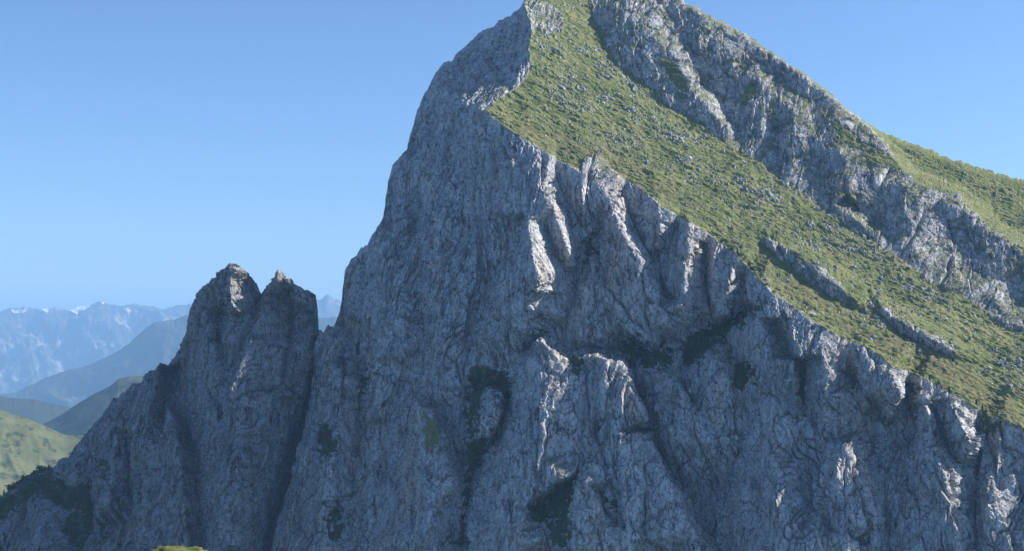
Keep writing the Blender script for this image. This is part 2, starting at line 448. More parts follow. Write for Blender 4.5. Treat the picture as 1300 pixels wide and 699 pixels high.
for px in range(320, 1460, 24):
    for py in range(-40, 821, 24):
        d = np.hypot(ra[:, 0] - px, ra[:, 1] - py).min()
        if d > 38:
            REL.append((px, py, 0.0))
REL += [(-200, -200, 0), (1600, -200, 0), (1600, 900, 0), (-200, 900, 0)]
REL = [(a, b, c * ((1.6 if 640 < a < 835 and b > 418 else 2.0) if b > float(edge_py(a)) + 4 or a < 617 else 1.0)) for a, b, c in REL]
RELIEF = blur(tin(REL), 1)

# what grows where
edge_poly = EDGE + [(1460, -60), (665, -60)] + PROW[::-1][:-1]
GRASS = poly_mask(edge_poly)
ROCKS = [
    [(745, -30), (757, 35), (770, 60), (785, 85), (800, 93), (822, 111), (842, 130), (858, 143), (880, 152), (905, 170), (930, 190), (960, 208), (1000, 236), (1040, 258), (1075, 282), (1110, 308), (1150, 336), (1185, 360), (1220, 378), (1260, 402), (1300, 424), (1350, 450), (1350, 350), (1300, 318), (1270, 298), (1240, 272), (1215, 248), (1185, 240), (1150, 222), (1130, 190), (1105, 160), (1075, 135), (1040, 108), (1000, 80), (940, 38), (880, 5), (860, -30)],
    [(964, 303), (988, 331), (1013, 349), (1033, 362), (1058, 376), (1085, 394), (1094, 384), (1058, 353), (1030, 335), (1006, 318), (981, 304)],
    [(1106, 389), (1144, 423), (1175, 439), (1210, 455), (1215, 446), (1189, 429), (1151, 409), (1123, 391)],
    [(1040, 262), (1071, 287), (1106, 308), (1113, 298), (1092, 281), (1058, 258)],
    [(737, 222), (742, 195), (757, 190), (772, 204), (790, 226)],
    [(664, -5), (690, -5), (715, 20), (720, 45), (700, 40), (676, 40)],
    [(795, 108), (800, 100), (812, 112), (808, 122)],
]
rockm = np.zeros_like(GRASS)
for p in ROCKS:
    rockm = np.maximum(rockm, poly_mask(p))
GAPS = [[(835, 78), (848, 72), (862, 92), (872, 118), (860, 112)], [(945, 112), (958, 104), (966, 112), (952, 128), (938, 150)], [(1040, 140), (1075, 165), (1120, 195), (1150, 215), (1120, 210), (1070, 180)]]
for p in GAPS:
    rockm *= 1 - 0.75 * poly_mask(p)
GRASS = GRASS * (1 - 0.68 * rockm)
UPPER = blur(rockm, 3)
STONY = blur(np.maximum(np.maximum(poly_mask([(675, 20), (740, 0), (800, 95), (930, 200), (1080, 290), (1300, 430), (1300, 470), (1100, 350), (950, 270), (830, 210), (740, 170), (680, 110)]), 0.8 * poly_mask([(980, 270), (1100, 330), (1200, 400), (1300, 460), (1300, 500), (1150, 440), (1000, 340)])), 1.0 * poly_mask([(1000, 215), (1120, 250), (1300, 360), (1300, 460), (1100, 345), (1000, 262)])), 10)
GRASS_S = blur(GRASS, 2)
SCRUBS = [[(592, 470), (610, 462), (645, 470), (650, 490), (645, 505), (640, 520), (622, 562), (608, 592), (600, 625), (592, 668), (585, 668), (588, 620), (594, 575), (598, 540), (592, 500)],
          [(735, 600), (715, 614), (690, 630), (668, 642), (672, 656), (690, 668), (706, 688), (722, 692), (728, 650), (733, 620)],
          [(862, 430), (885, 412), (925, 400), (965, 384), (978, 384), (950, 405), (925, 425), (900, 446), (885, 470), (868, 462)],
          [(785, 428), (805, 420), (838, 432), (856, 442), (850, 462), (825, 475), (815, 455), (795, 470), (790, 450)],
          [(932, 462), (952, 456), (962, 472), (952, 488), (938, 500), (930, 480)], [(1010, 462), (1020, 458), (1024, 490), (1018, 520), (1012, 500)],
          [(728, 455), (742, 450), (738, 470), (733, 490), (728, 480)], [(742, 315), (758, 295), (760, 318), (742, 345), (732, 348)],
          [(402, 540), (420, 530), (425, 570), (408, 585)], [(418, 645), (432, 640), (438, 670), (424, 690), (414, 680)], [(458, 470), (470, 465), (476, 485), (462, 498)],
          [(1240, 515), (1262, 533), (1280, 540), (1262, 552), (1250, 545)], [(757, 618), (775, 628), (790, 645), (770, 640)], [(1150, 484), (1166, 484), (1172, 496), (1156, 500)]]
SCR = np.zeros_like(GRASS)
for p in SCRUBS:
    SCR = np.maximum(SCR, poly_mask(p))
SCR *= 1 - poly_mask([(611, 506), (624, 496), (638, 502), (636, 530), (624, 556), (607, 552)])
SCR = blur(SCR, 3)
GREENS = [[(716, 448), (732, 450), (735, 462), (724, 464)], [(540, 520), (552, 528), (560, 548), (552, 575), (541, 572), (537, 545)]]
for p in GREENS:
    GRASS_S = np.maximum(GRASS_S, 0.55 * blur(poly_mask(p), 2))
STRAW = blur(poly_mask([(617, 140), (700, 190), (760, 200), (870, 262), (960, 330), (1030, 390), (1100, 430), (1180, 475), (1300, 545), (1300, 520), (1180, 445), (1090, 400), (1000, 350), (900, 275), (780, 190), (690, 160)]), 6)

TRAIL = np.zeros_like(GRASS)
for p in densify([(985, 340), (1010, 357), (1040, 374), (1085, 400), (1120, 418), (1160, 437), (1200, 452), (1240, 468), (1300, 495), (1360, 520)], 1.5):
    TRAIL[int(p[1] - RY0) - 1:int(p[1] - RY0) + 1, int(p[0] - RX0) - 1:int(p[0] - RX0) + 2] = 1
STRAW = np.maximum(STRAW, 2.0 * blur(TRAIL, 1))

def rock_relief(X, Y, Z, lean, amp=1.0):
    """layered limestone relief in metres: ribs, steep joints, broken blocks"""
    u = 0.83 * X - 0.56 * Y + lean * Z
    w = 0.56 * X + 0.83 * Y
    wu = fbm(X / 40, Y / 40, Z / 40, 3) * 3.2
    wv = fbm(X / 40 + 40, Y / 40, Z / 40, 3) * 5
    u2 = u + wu; z2 = Z + wv
    d = 2.6 * ridged(u2 / 48, z2 / 130, w / 60, 4, 0.6)
    d = d + 0.8 * fbm(u2 / 14, z2 / 22, w / 16, 4, 0.6)
    # slabs: long steep plates whose faces lean one way and break off in steps
    for (su, sv, depth, k, seed, warp, sk) in ((24.0, 85.0, 4.2, 4.2, 3, 0.14, 0.9), (9.5, 34.0, 3.2, 2.7, 57, 0.13, 0.5), (4.2, 12.0, 2.2, 1.9, 101, 0.13, 0.3), (1.9, 4.2, 1.0, 0.9, 180, 0.12, 0.2)):
        j = fbm(X / su * 0.6, Y / su * 0.6, Z / sv * 1.6, 3, 0.6) * warp
        F1, F2, ID, cx, cy = worley(u2 / su + j, (z2 + sk * u2) / sv + j, seed)
        crack = np.clip(1 - (F2 - F1) / 0.12, 0, 1) * np.clip(0.5 + 1.6 * j / warp, 0, 1)
        tx = (ID & 15) / 15.0; ty = (ID >> 4) / 15.0 - 0.5
        d = d - depth * crack * crack + k * (-(tx * 1.3 - 0.25) * cx + 0.7 * ty * cy + 0.30 * (tx + ty - 0.5))
    d = d + 0.30 * ridged(u2 / 2.6, z2 / 6.0, w / 4, 3, 0.65)
    return d * amp

def build_massif(name, SKYP, base_r, rel_r, cols, rows, ybot, lean_fn, grass_r, scrub_r, straw_r, stony_r, upper_r, amp_fn, back_drop, mat, dark_tone=0.0):
    s = np.array(SKYP)
    px = np.asarray(cols, float)
    sp = np.interp(px, s[:, 0], s[:, 1])
    # broken skyline
    jag = fbm(px / 9.0, px * 0 + 3.3, px * 0 + len(name), 4, 0.6) * 2.6
    sp = sp - jag * (1.0 if dark_tone == 0 else 0.9)
    if dark_tone > 0:
        sp = sp - 3.0 * np.maximum(0, ridged(px / 11.0, px * 0 + 1.3, px * 0, 3, 0.6) - 0.25)
    t = np.linspace(0, 1, rows) ** 1.0
    PX = np.repeat(px[None, :], rows, 0)
    PY = sp[None, :] + (ybot - sp[None, :]) * t[:, None]
    # relief of the base sheet
    D0 = sample(base_r, PX, PY) + sample(rel_r, PX, PY)
    # the crest rounds away from the viewer over its last metres
    dist = (PY - sp[None, :]) * D0 / FOC
    D0 = D0 + 5.0 * np.exp(-dist / 2.5)
    P = np.stack(at(PX, PY, D0), -1)
    nrm = normals(P)
    for k in range(3):
        nrm[..., k] = blur(nrm[..., k].astype(np.float32), 7)
    nrm /= np.linalg.norm(nrm, axis=2)[..., None]
    X, Y, Z = P[..., 0], P[..., 1], P[..., 2]
    g = sample(grass_r, PX, PY)
    # ragged boundary between turf and rock
    e1 = fbm(X / 14, Y / 14, Z / 14, 4, 0.6); e2 = fbm(X / 3.5, Y / 3.5, Z / 3.5, 3, 0.6)
    e0 = fbm(X / 30, Y / 30, Z / 22, 3, 0.6)
    gr = np.clip((g + 0.28 * e1 * (0.35 + g) + 0.22 * e2 * (0.35 + g) - 0.5) * 6 + 0.5, 0, 1) * (g > 0.03)
    sc = sample(scrub_r, PX, PY)
    scr = np.clip((sc + 0.5 * e1 + 0.75 * e2 - 0.55) * 4 + 0.5, 0, 1) * (sc > 0.02)
    lean = lean_fn(PX)
    rock = rock_relief(X, Y, Z, lean)
    # turf: tussocks and little terraces running down the slope
    uu = 0.85 * X - 0.5 * Z; vv = 0.5 * X + 0.85 * Z
    turf = 1.8 * fbm(uu / 34, vv / 20, Y / 26, 3) + 1.0 * fbm(uu / 11, vv / 3.4, Y / 6, 3, 0.65) + 0.4 * np.maximum(0, ridged(uu / 5, vv / 2.0, Y / 4, 2) - 0.1)
    # stones that pierce the turf
    stony = sample(stony_r, PX, PY) * (g > 0.3)
    stone = 0; stone_h = 0
    if stony.max() > 0:
        dens = np.clip(stony * (0.35 + 1.5 * e0), 0, 1) * (gr > 0.4)
        for su, sv, hh, thr0, ph in ((5.0, 2.4, 1.0, 0.88, 3.1), (2.2, 1.3, 0.6, 0.78, 8.7), (11.0, 4.4, 1.6, 0.98, 5.5)):
            nn = fbm(uu / su + ph, vv / sv, Y / su, 3, 0.62)
            prof = np.clip((nn + 0.38 * dens - thr0) * 5.0, 0, 1) * (gr > 0.4)
            stone_h = np.maximum(stone_h, prof * hh * (1 + 0.5 * e2))
            stone = np.maximum(stone, np.clip(prof * 2.2, 0, 1))
    soft = np.maximum(gr, scr * 0.6)
    disp = rock * (1 - soft) * amp_fn(PX, PY) + turf * soft + stone_h
    fade = np.clip(dist / 6.0, 0.25 if dark_tone == 0 else 0.5, 1)
    P = P + nrm * (disp * fade)[..., None]
    # turf settles on ledges among the crags
    nz = normals(P)[..., 2]
    nz = (nz + np.roll(nz, 1, 0) + np.roll(nz, -1, 0) + np.roll(nz, 1, 1) + np.roll(nz, -1, 1)) / 5
    led = np.clip((nz + 0.12 * e1 - 0.60) * 6, 0, 1) * sample(upper_r, PX, PY)
    gr = np.maximum(gr, 0.85 * led)
    gr = gr * (1 - stone)
    heath = np.clip((fbm(uu / 12, vv / 3.0, Y / 7, 4, 0.65) + 0.5 * e0 - 0.28) * 4, 0, 1) * (g > 0.3)
    scr = np.maximum(scr, 0.34 * heath * (1 - stone))
    scr = np.maximum(scr, 0.7 * np.clip((nz + 0.1 * e1 - 0.68) * 6, 0, 1) * np.clip(1 - g * 3, 0, 1) * (dist > 8) * (1.0 if dark_tone == 0 else 0.0))
    scr = np.maximum(scr, 0.62 * np.clip((e1 + 0.7 * e2 - 0.10) * 3, 0, 1) * sample(upper_r, PX, PY) * (1 - gr))
    straw = sample(straw_r, PX, PY) * np.clip(0.55 + 0.7 * e1, 0, 1)
    # far side: falls away behind the crest
    back = []
    top = P[0]
    for k, (dy, dz) in enumerate(back_drop):
        q = top.copy()
        q[:, 1] += dy; q[:, 2] -= dz
        back.append(q)
    low = []
    bot = P[-1]
    for dy, dz in ((-12, 30), (-45, 110), (-120, 260), (-300, 460)):
        q = bot.copy(); q[:, 1] += dy; q[:, 2] -= dz
        low.append(q)
    full = np.concatenate([np.array(back[::-1]), P, np.array(low)], 0)
    nb, nl = len(back), len(low)
    pad = lambda a, v: np.concatenate([np.full((nb, a.shape[1]), v), a, np.full((nl, a.shape[1]), 0.3)], 0)
    o = grid_mesh(name, full, mat, smooth=False, attrs={'grass': pad(gr, 0.5 if dark_tone == 0 else 0.0), 'scrub': pad(scr, 0.0), 'straw': pad(straw, 0), 'dark_tone': pad(np.full(gr.shape, dark_tone) + 0 * gr, dark_tone)})
    o['kind'] = 'structure'
    return o, P, PX, PY, sp, gr

cols = np.concatenate([np.arange(322, 1330, 0.96), 1330 + np.cumsum(np.linspace(2, 12, 20))])
cols = cols[cols < 1455]
LEFTF = blur(poly_mask([(520, 215), (525, 130), (560, 70), (605, 25), (665, -10), (680, 40), (676, 95), (622, 145), (570, 205)]), 5)
FACET = blur(poly_mask([(664, 276), (694, 278), (720, 345), (708, 366), (680, 362), (668, 310)]), 4)
def lean_main(px): return np.interp(px, [330, 520, 760, 1300], [-0.10, 0.05, 0.40, 0.22])
def amp_main(px, py):
    a = np.ones_like(px)
    a = a * np.where(py < edge_py(px), 0.75, 1.05) * (1 - 0.15 * sample(LEFTF, px, py)) * (1 - 0.2 * sample(FACET, px, py)) * np.where(px > 617, np.clip(0.4 + np.abs(py - edge_py(px)) / 40, 0, 1), 1)
    return a
BACK = [(10, 1), (26, 12), (60, 50), (150, 150), (320, 330), (600, 640), (900, 900)]
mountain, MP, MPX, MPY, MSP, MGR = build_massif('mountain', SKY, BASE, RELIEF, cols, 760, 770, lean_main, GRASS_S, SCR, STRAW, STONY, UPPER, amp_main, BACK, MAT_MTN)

def on_mountain(px, py):
    c = int(np.argmin(np.abs(MPX[0] - px)))
    r = int(np.argmin(np.abs(MPY[:, c] - py)))
    return MP[r, c]

# ================================================================ THE PINNACLES
PSKY = [(-110, 700, 1015), (-60, 665, 1013), (-20, 640, 1011), (0, 630, 1010), (20, 615, 1009), (44, 599, 1007), (56, 595, 1006), (68, 596, 1005), (74, 590, 1004), (82, 582, 1003), (88, 582, 1002), (94, 571, 1001), (103, 557, 1000),
        (120, 540, 998), (137, 521, 995), (150, 503, 993), (165, 493, 990), (178, 484, 987), (185, 475, 985), (197, 467, 982), (203.5, 461.5, 980), (206, 464, 984), (207.5, 469, 990), (209.5, 469, 992),
        (214, 464, 992), (235, 431, 988), (238, 413, 985), (242, 392, 981), (250, 373, 975), (259, 361, 969), (276, 348, 957), (291, 338, 945), (297, 335, 940), (304, 338, 946), (308.5, 342, 951), (314, 349, 958), (320.5, 358, 965), (326, 369, 970), (330, 372, 970),
        (333, 370, 968), (341, 359, 960), (348, 352, 953), (351, 346, 950), (354, 344.5, 948), (356.5, 349, 950), (362, 351, 952), (367, 353, 954), (370, 361, 957), (377, 363.5, 957), (386, 368, 959), (393, 374, 962), (396, 384, 964), (397.5, 398, 967), (400, 412, 970), (402.5, 428, 975), (410, 440, 982), (430, 450, 990), (450, 480, 995)]
pb = densify(PSKY, 10)
pb += [(100, 640, 976), (100, 720, 955), (100, 820, 930), (0, 700, 985), (0, 820, 950), (-120, 820, 965), (200, 560, 952), (200, 660, 930), (200, 820, 893), (300, 440, 938), (300, 560, 908), (322, 440, 940), (270, 440, 952), (300, 690, 882), (300, 820, 852),
       (380, 450, 948), (370, 560, 945), (350, 660, 932), (340, 820, 905), (430, 600, 965), (430, 820, 935), (-200, 900, 960), (-200, -100, 1000), (1600, -100, 900), (1600, 900, 900)]
pb = [(a, b, c - 27 * min(1, max(0, (402 - a) / 34)) * (1 if b < 800 else 0.8)) for a, b, c in pb]
PBASE = tin(pb)
PREL = []
def pline(*p, step=8):
    PREL.extend(densify(list(p), step))
pline((294, 337, -4), (293, 350, -12), (293, 370, -22), (296, 388, -20), (294, 402, -6), (290, 430, -3)); pline((322, 366, 6), (326, 378, 8), (322, 390, 4), (312, 400, -2))
pline((330, 376, 3), (323, 400, 3), (311, 425, 2), (299, 460, 2), (286, 500, 2), (278, 530, 1)); pline((337, 375, -8), (331, 398, -9), (319, 424, -9), (307, 460, -8), (294, 502, -7), (286, 535, -4)); pline((354, 350, -6), (350, 390, -7), (346, 430, -7), (338, 480, -8), (332, 530, -8))
pline((368, 366, -2), (369, 400, -2), (364, 440, -1), (356, 480, -1)); pline((374, 366, -9), (375, 400, -10), (371, 440, -9), (364, 480, -7)); pline((386, 374, -8), (389, 400, -6), (390, 430, -5), (386, 460, -3)); pline((396, 470, 8), (384, 520, 14), (370, 580, 18), (352, 640, 20), (335, 699, 18))
pline((262, 390, -5), (264, 440, -7), (258, 490, -6), (250, 510, -3)); pline((280, 400, 4), (282, 450, 5)); pline((238, 450, 4), (228, 490, 8), (222, 514, 9))
pline((203, 464, -7), (199, 490, -10), (188, 530, -9), (178, 570, -8)); pline((212, 475, 8), (212, 500, 10), (207, 525, 7))
pline((216, 521, -12), (222, 540, -15), (227, 570, -12), (232, 620, -9), (238, 699, -7)); pline((204, 548, -6), (195, 580, -8), (190, 620, -7), (192, 690, -7)); pline((215, 514, 6), (226, 526, 9), (238, 545, 8), (248, 580, 7), (254, 640, 5), (258, 699, 4))
pline((275, 520, -7), (282, 580, -10), (288, 640, -10), (290, 699, -9)); pline((312, 540, -5), (318, 590, -6)); pline((150, 540, -5), (145, 590, -8), (140, 640, -8)); pline((122, 580, 6), (117, 630, 7), (120, 690, 7))
pline((50, 645, -9), (52, 680, -13), (60, 720, -13)); pline((30, 660, 4), (25, 720, 6)); pline((165, 560, 4), (166, 620, 7), (172, 690, 7)); pline((100, 590, -4), (98, 620, -3))
pa = np.array(PREL)
for px in range(-110, 460, 24):
    for py in range(330, 821, 24):
        if np.hypot(pa[:, 0] - px, pa[:, 1] - py).min() > 24:
            PREL.append((px, py, 0.0))
PREL += [(-200, -200, 0), (1600, -200, 0), (1600, 900, 0), (-200, 900, 0)]
PREL = [(a, b, c * 1.75) for a, b, c in PREL]
PRELIEF = blur(tin(PREL), 1)
PSCR = np.zeros_like(GRASS)
for p in ([(-120, 700), (-60, 655), (0, 628), (20, 613), (46, 597), (68, 595), (78, 612), (90, 618), (112, 612), (122, 640), (118, 670), (100, 699), (80, 680), (85, 650), (60, 632), (30, 640), (0, 660), (-120, 760)], [(-120, 720), (0, 690), (12, 720), (-120, 800)],
          [(124, 660), (140, 650), (138, 680), (128, 690)], [(176, 610), (188, 608), (186, 640), (178, 640)], [(130, 590), (142, 582), (140, 610), (132, 612)], [(148, 640), (152, 630), (156, 655), (150, 660)]):
    PSCR = np.maximum(PSCR, poly_mask(p))
PSCR = blur(PSCR, 2)
pcols = np.concatenate([np.arange(-110, -20, 3.0), np.arange(-20, 450, 0.96)])
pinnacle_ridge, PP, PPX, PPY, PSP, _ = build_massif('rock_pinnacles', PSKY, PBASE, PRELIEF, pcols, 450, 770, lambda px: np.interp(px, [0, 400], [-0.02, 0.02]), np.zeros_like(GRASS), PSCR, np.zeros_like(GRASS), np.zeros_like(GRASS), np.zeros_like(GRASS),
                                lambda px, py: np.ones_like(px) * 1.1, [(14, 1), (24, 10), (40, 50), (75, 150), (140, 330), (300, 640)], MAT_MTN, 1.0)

def on_pinnacles(px, py):
    c = int(np.argmin(np.abs(PPX[0] - px)))
    r = int(np.argmin(np.abs(PPY[:, c] - py)))
    return PP[r, c]

# ================================================================ FAR HILLS AND RANGES
def far_material(name, lo, hi, rockc, scale, rock_amt):
    m, nt, b = new_mat(name)
    geo = N(nt, 'ShaderNodeNewGeometry')
    pos = geo.outputs['Position']
    c = ramp(nt, noise_node(nt, pos, scale, 6, 0.6, 0.3), [(0.3, lo), (0.7, hi)])
    f = ramp(nt, noise_node(nt, pos, scale * 1.7, 6, 0.65), [(0.62 - rock_amt, (0, 0, 0)), (0.70 - rock_amt, (1, 1, 1))])
    c = mix(nt, f, c, rockc)
    nt.links.new(c, b.inputs['Base Color'])
    return m

def far_ridge(name, skyp, Y, slope, spur, spur_len, foot, mat, step, ny=110, px0=None, px1=None, seed=0.0, jag=1.0):
    s = np.array(skyp, float)
    px0 = s[0, 0] if px0 is None else px0; px1 = s[-1, 0] if px1 is None else px1
    px = np.arange(px0, px1, step)
    py = np.interp(px, s[:, 0], s[:, 1])
    X, _, Z = at(px, py, Y)
    m = Y / FOC
    kern = np.ones(81) / 81
    Zs = np.convolve(np.convolve(np.pad(Z, 80, mode='edge'), kern, 'valid'), kern, 'valid')
    Z = Z + fbm(px / 6.0, px * 0 + seed, px * 0, 4, 0.6) * m * jag
    ext = foot / slope
    v = np.concatenate([-np.linspace(1, 0, ny) ** 1.6, np.linspace(0, 1, 26)[1:] ** 1.4]) * ext
    XX = np.repeat(X[None, :], len(v), 0); VV = np.repeat(v[:, None], len(X), 1)
    fall = np.exp(-np.abs(VV) / (ext * 0.07))
    ZZ = Z[None, :] * fall + Zs[None, :] * (1 - fall)
    prof = slope * np.abs(VV)
    sp = ridged((XX + VV * 0.45) / spur_len + seed, VV / (spur_len * 3.2), 0 * XX + seed, 4, 0.5)
    sp2 = fbm(XX / (spur_len * 0.4), VV / (spur_len * 0.4), 0 * XX + seed, 4, 0.55)
    grow = 1 - np.exp(-np.abs(VV) / (ext * 0.16))
    H = ZZ - prof + (sp * spur + sp2 * spur * 0.35 - 0.3 * spur) * grow
    P = np.stack([XX * (1 + VV / Y), Y + VV, H], -1)
    o = grid_mesh(name, P, mat)
    o['kind'] = 'structure'
    return o, P

VALLEY = -1100.0
A_SKY = [(-400, 400), (-200, 392), (-60, 398), (0, 395), (13, 389), (19, 391), (32, 387.5), (51, 392), (63, 392.5), (70, 388), (82, 391), (93, 392), (111, 388), (118, 385), (127, 381.5), (137, 385), (154, 388), (171, 384), (185, 387.5), (194, 388), (206, 392), (220, 388), (240, 385), (270, 392), (330, 390), (375, 384), (396, 377), (406, 381), (415, 373), (424, 378), (434, 382), (480, 392), (600, 395), (800, 390)]
m_far = far_material('distant_rock_and_forest', (0.05, 0.06, 0.05), (0.10, 0.10, 0.085), (0.27, 0.25, 0.24), 0.0016, 0.09)
rangeA, RA = far_ridge('distant_range', A_SKY, 20000, 0.55, 400, 1100, 1700, m_far, 0.9, 130, px0=-150, px1=560, seed=1.7)
B_SKY = [(-300, 530), (-100, 512), (20, 497), (57, 479), (82, 470), (111, 463), (134, 453), (151, 444), (165, 434), (182, 418), (195, 408.5), (206, 407), (220, 405), (240, 398), (262, 394), (300, 404), (360, 410), (400, 404), (440, 400), (520, 420), (700, 440)]
m_mid = far_material('forested_slopes', (0.03, 0.045, 0.03), (0.055, 0.065, 0.04), (0.16, 0.15, 0.13), 0.002, 0.0)
far_ridge('blue_ridge', B_SKY, 12000, 0.5, 200, 850, 1300, m_mid, 1.2, 90, px0=-150, px1=560, seed=5.2)
C_SKY = [(-250, 515), (-60, 500), (0, 502), (20, 505), (44, 506), (61, 510.5), (89, 516.5), (120, 526), (200, 545), (300, 570)]
far_ridge('forested_hill', C_SKY, 6500, 0.45, 34, 330, 700, m_mid, 1.2, 90, seed=9.1)
m_hill = far_material('pasture_and_woods', (0.05, 0.065, 0.03), (0.11, 0.115, 0.055), (0.028, 0.042, 0.022), 0.014, 0.10)
D_SKY = [(-40, 575), (20, 553), (56, 537), (79, 525), (99, 511), (120, 499), (140, 489), (150, 480.5), (164, 476.5), (180, 476), (200, 478), (230, 488), (300, 520), (400, 560)]
far_ridge('rounded_hill', D_SKY, 4600, 0.5, 20, 260, 600, m_hill, 1.0, 120, seed=3.3, jag=0.2)
m_green = far_material('sunlit_pasture', (0.085, 0.105, 0.045), (0.15, 0.155, 0.075), (0.05, 0.065, 0.03), 0.03, 0.09)
E_SKY = [(-300, 430), (-120, 470), (-50, 497), (0, 518), (17, 525), (34, 530), (51, 537), (68, 545), (82, 551), (103, 552), (140, 556), (200, 565), (300, 590)]
far_ridge('grassy_hill', E_SKY, 2700, 0.55, 24, 170, 600, m_green, 0.9, 140, seed=7.7, jag=0.12)

# snow lying under the far summits (sheets of the range's own surface)
m_snow, nts, bs = new_mat('glacier_snow')
nts.links.new(ramp(nts, noise_node(nts, N(nts, 'ShaderNodeNewGeometry').outputs['Position'], 0.004, 4), [(0.3, (0.72, 0.75, 0.80)), (0.7, (0.88, 0.89, 0.91))]), bs.inputs['Base Color'])
def project(P):
    d = P[..., 1] * CP + P[..., 2] * SP
    return 650 + FOC * P[..., 0] / d, 349.5 - FOC * (P[..., 2] * CP - P[..., 1] * SP) / d
apx, apy = project(RA)
for poly in ([(14, 394), (20, 396), (28, 395), (33, 396), (30, 399), (18, 399)], [(53, 394), (58, 393.5), (64, 393), (63, 397), (59, 398)], [(84, 394), (92, 395), (97, 391.5), (104, 390), (112, 388.5), (114, 391), (108, 395), (102, 397), (98, 400.5), (92, 397)], [(157, 393), (162, 392), (167, 396), (164, 399), (160, 396)], [(128, 384), (133, 386), (131, 388)]):
    n = len(poly); ins = np.zeros(apx.shape, bool)
    for i in range(n):
        (x0, y0), (x1, y1) = poly[i], poly[(i + 1) % n]
        if y0 == y1: continue
        c = ((y0 <= apy) & (apy < y1)) | ((y1 <= apy) & (apy < y0))
        ins ^= c & (apx < x0 + (apy - y0) * (x1 - x0) / (y1 - y0))
    front = np.zeros_like(ins); front[:130] = True
    r, c = np.nonzero(ins & front)
    if len(r) == 0:
        continue
    vid = {}; V = []; F = []
    def vv_(i, j):
        if (i, j) not in vid:
            p = RA[i, j]; vid[(i, j)] = len(V); V.append((p[0], p[1] - 30, p[2] + 25))
        return vid[(i, j)]
    for i, j in zip(r, c):
        if i + 1 < RA.shape[0] and j + 1 < RA.shape[1]:
            F.append((vv_(i, j), vv_(i, j + 1), vv_(i + 1, j + 1), vv_(i + 1, j)))
    me = bpy.data.meshes.new('snow_patch'); me.from_pydata(V, [], F); me.materials.append(m_snow)
    o = bpy.data.objects.new('snow_patch', me); col.objects.link(o); o.parent = rangeA

# valley floor out to the horizon
m_val = far_material('valley_floor', (0.04, 0.06, 0.03), (0.08, 0.09, 0.045), (0.12, 0.11, 0.08), 0.0012, 0.0)
gv = np.linspace(-59000, 59000, 60)
gxx, gyy = np.meshgrid(gv, gv)
gz = VALLEY + 25 * fbm(gxx / 6000, gyy / 6000, gxx * 0, 3)
ground = grid_mesh('ground', np.stack([gxx, gyy, gz], -1), m_val); ground['kind'] = 'structure'

# the air
hz0, hz1 = VALLEY - 70, 640.0
hv = [(x, y, z) for z in (hz0, hz1) for y in (-60000, 60000) for x in (-60000, 60000)]
hm = bpy.data.meshes.new('haze')
hm.from_pydata(hv, [], [(0, 2, 3, 1), (4, 5, 7, 6), (0, 1, 5, 4), (2, 6, 7, 3), (0, 4, 6, 2), (1, 3, 7, 5)])
hmat = bpy.data.materials.new('alpine_haze'); hmat.use_nodes = True
hn = hmat.node_tree
hn.nodes.remove(hn.nodes['Principled BSDF'])
pv = hn.nodes.new('ShaderNodeVolumePrincipled')
pv.inputs['Density'].default_value = HAZE_DENSITY
pv.inputs['Color'].default_value = HAZE_COLOR
hn.links.new(pv.outputs['Volume'], hn.nodes['Material Output'].inputs['Volume'])
hm.materials.append(hmat)
haze = bpy.data.objects.new('haze', hm); col.objects.link(haze); haze['kind'] = 'stuff'

# ================================================================ THINGS
def tagged(o, label, cat, group=None):
    o['label'] = label; o['category'] = cat
    if group: o['group'] = group
    return o

def mesh_from(name, V, F, mat, smooth=False):
    me = bpy.data.meshes.new(name); me.from_pydata([tuple(v) for v in V], [], F)
    if smooth:
        me.polygons.foreach_set('use_smooth', [True] * len(me.polygons))
    me.materials.append(mat); me.update()
    return me

def leaf_material(name, a, b_):
    m, nt, b = new_mat(name)
    pos = N(nt, 'ShaderNodeNewGeometry').outputs['Position']
    nt.links.new(ramp(nt, noise_node(nt, pos, 0.9, 4, 0.6), [(0.3, a), (0.7, b_)]), b.inputs['Base Color'])
    return m
M_PINE = leaf_material('mountain_pine_needles', (0.038, 0.058, 0.018), (0.095, 0.125, 0.040))
M_SPRUCE = leaf_material('spruce_needles', (0.022, 0.036, 0.016), (0.045, 0.062, 0.026))
M_BARK, ntb, bb = new_mat('grey_bark'); bb.inputs['Base Color'].default_value = (0.09, 0.07, 0.055, 1)

def cards(n, fn, size, r):
    V = []; F = []
    for i in range(n):
        c, out = fn(i)
        a = Vector((r.uniform(-1, 1), r.uniform(-1, 1), r.uniform(-0.6, 1))).normalized()
        t = (out + 0.7 * a).normalized()
        side = t.cross(Vector((r.uniform(-1, 1), r.uniform(-1, 1), r.uniform(-1, 1)))).normalized()
        L = size * r.uniform(0.6, 1.3); W = L * r.uniform(0.35, 0.6)
        k = len(V)
        V += [c - side * W * 0.5, c + t * L * 0.5 + side * W, c + t * L * 1.1, c + t * L * 0.5 - side * W]
        F.append((k, k + 1, k + 2, k + 3))
    return V, F

def taper(V, F, p, q, r0, r1, n=6):
    d = (q - p).normalized(); a = d.orthogonal().normalized(); b = d.cross(a)
    k = len(V)
    for c, r in ((p, r0), (q, r1)):
        for i in range(n):
            t = 2 * math.pi * i / n
            V.append(c + (a * math.cos(t) + b * math.sin(t)) * r)
    for i in range(n):
        F.append((k + i, k + (i + 1) % n, k + n + (i + 1) % n, k + n + i))

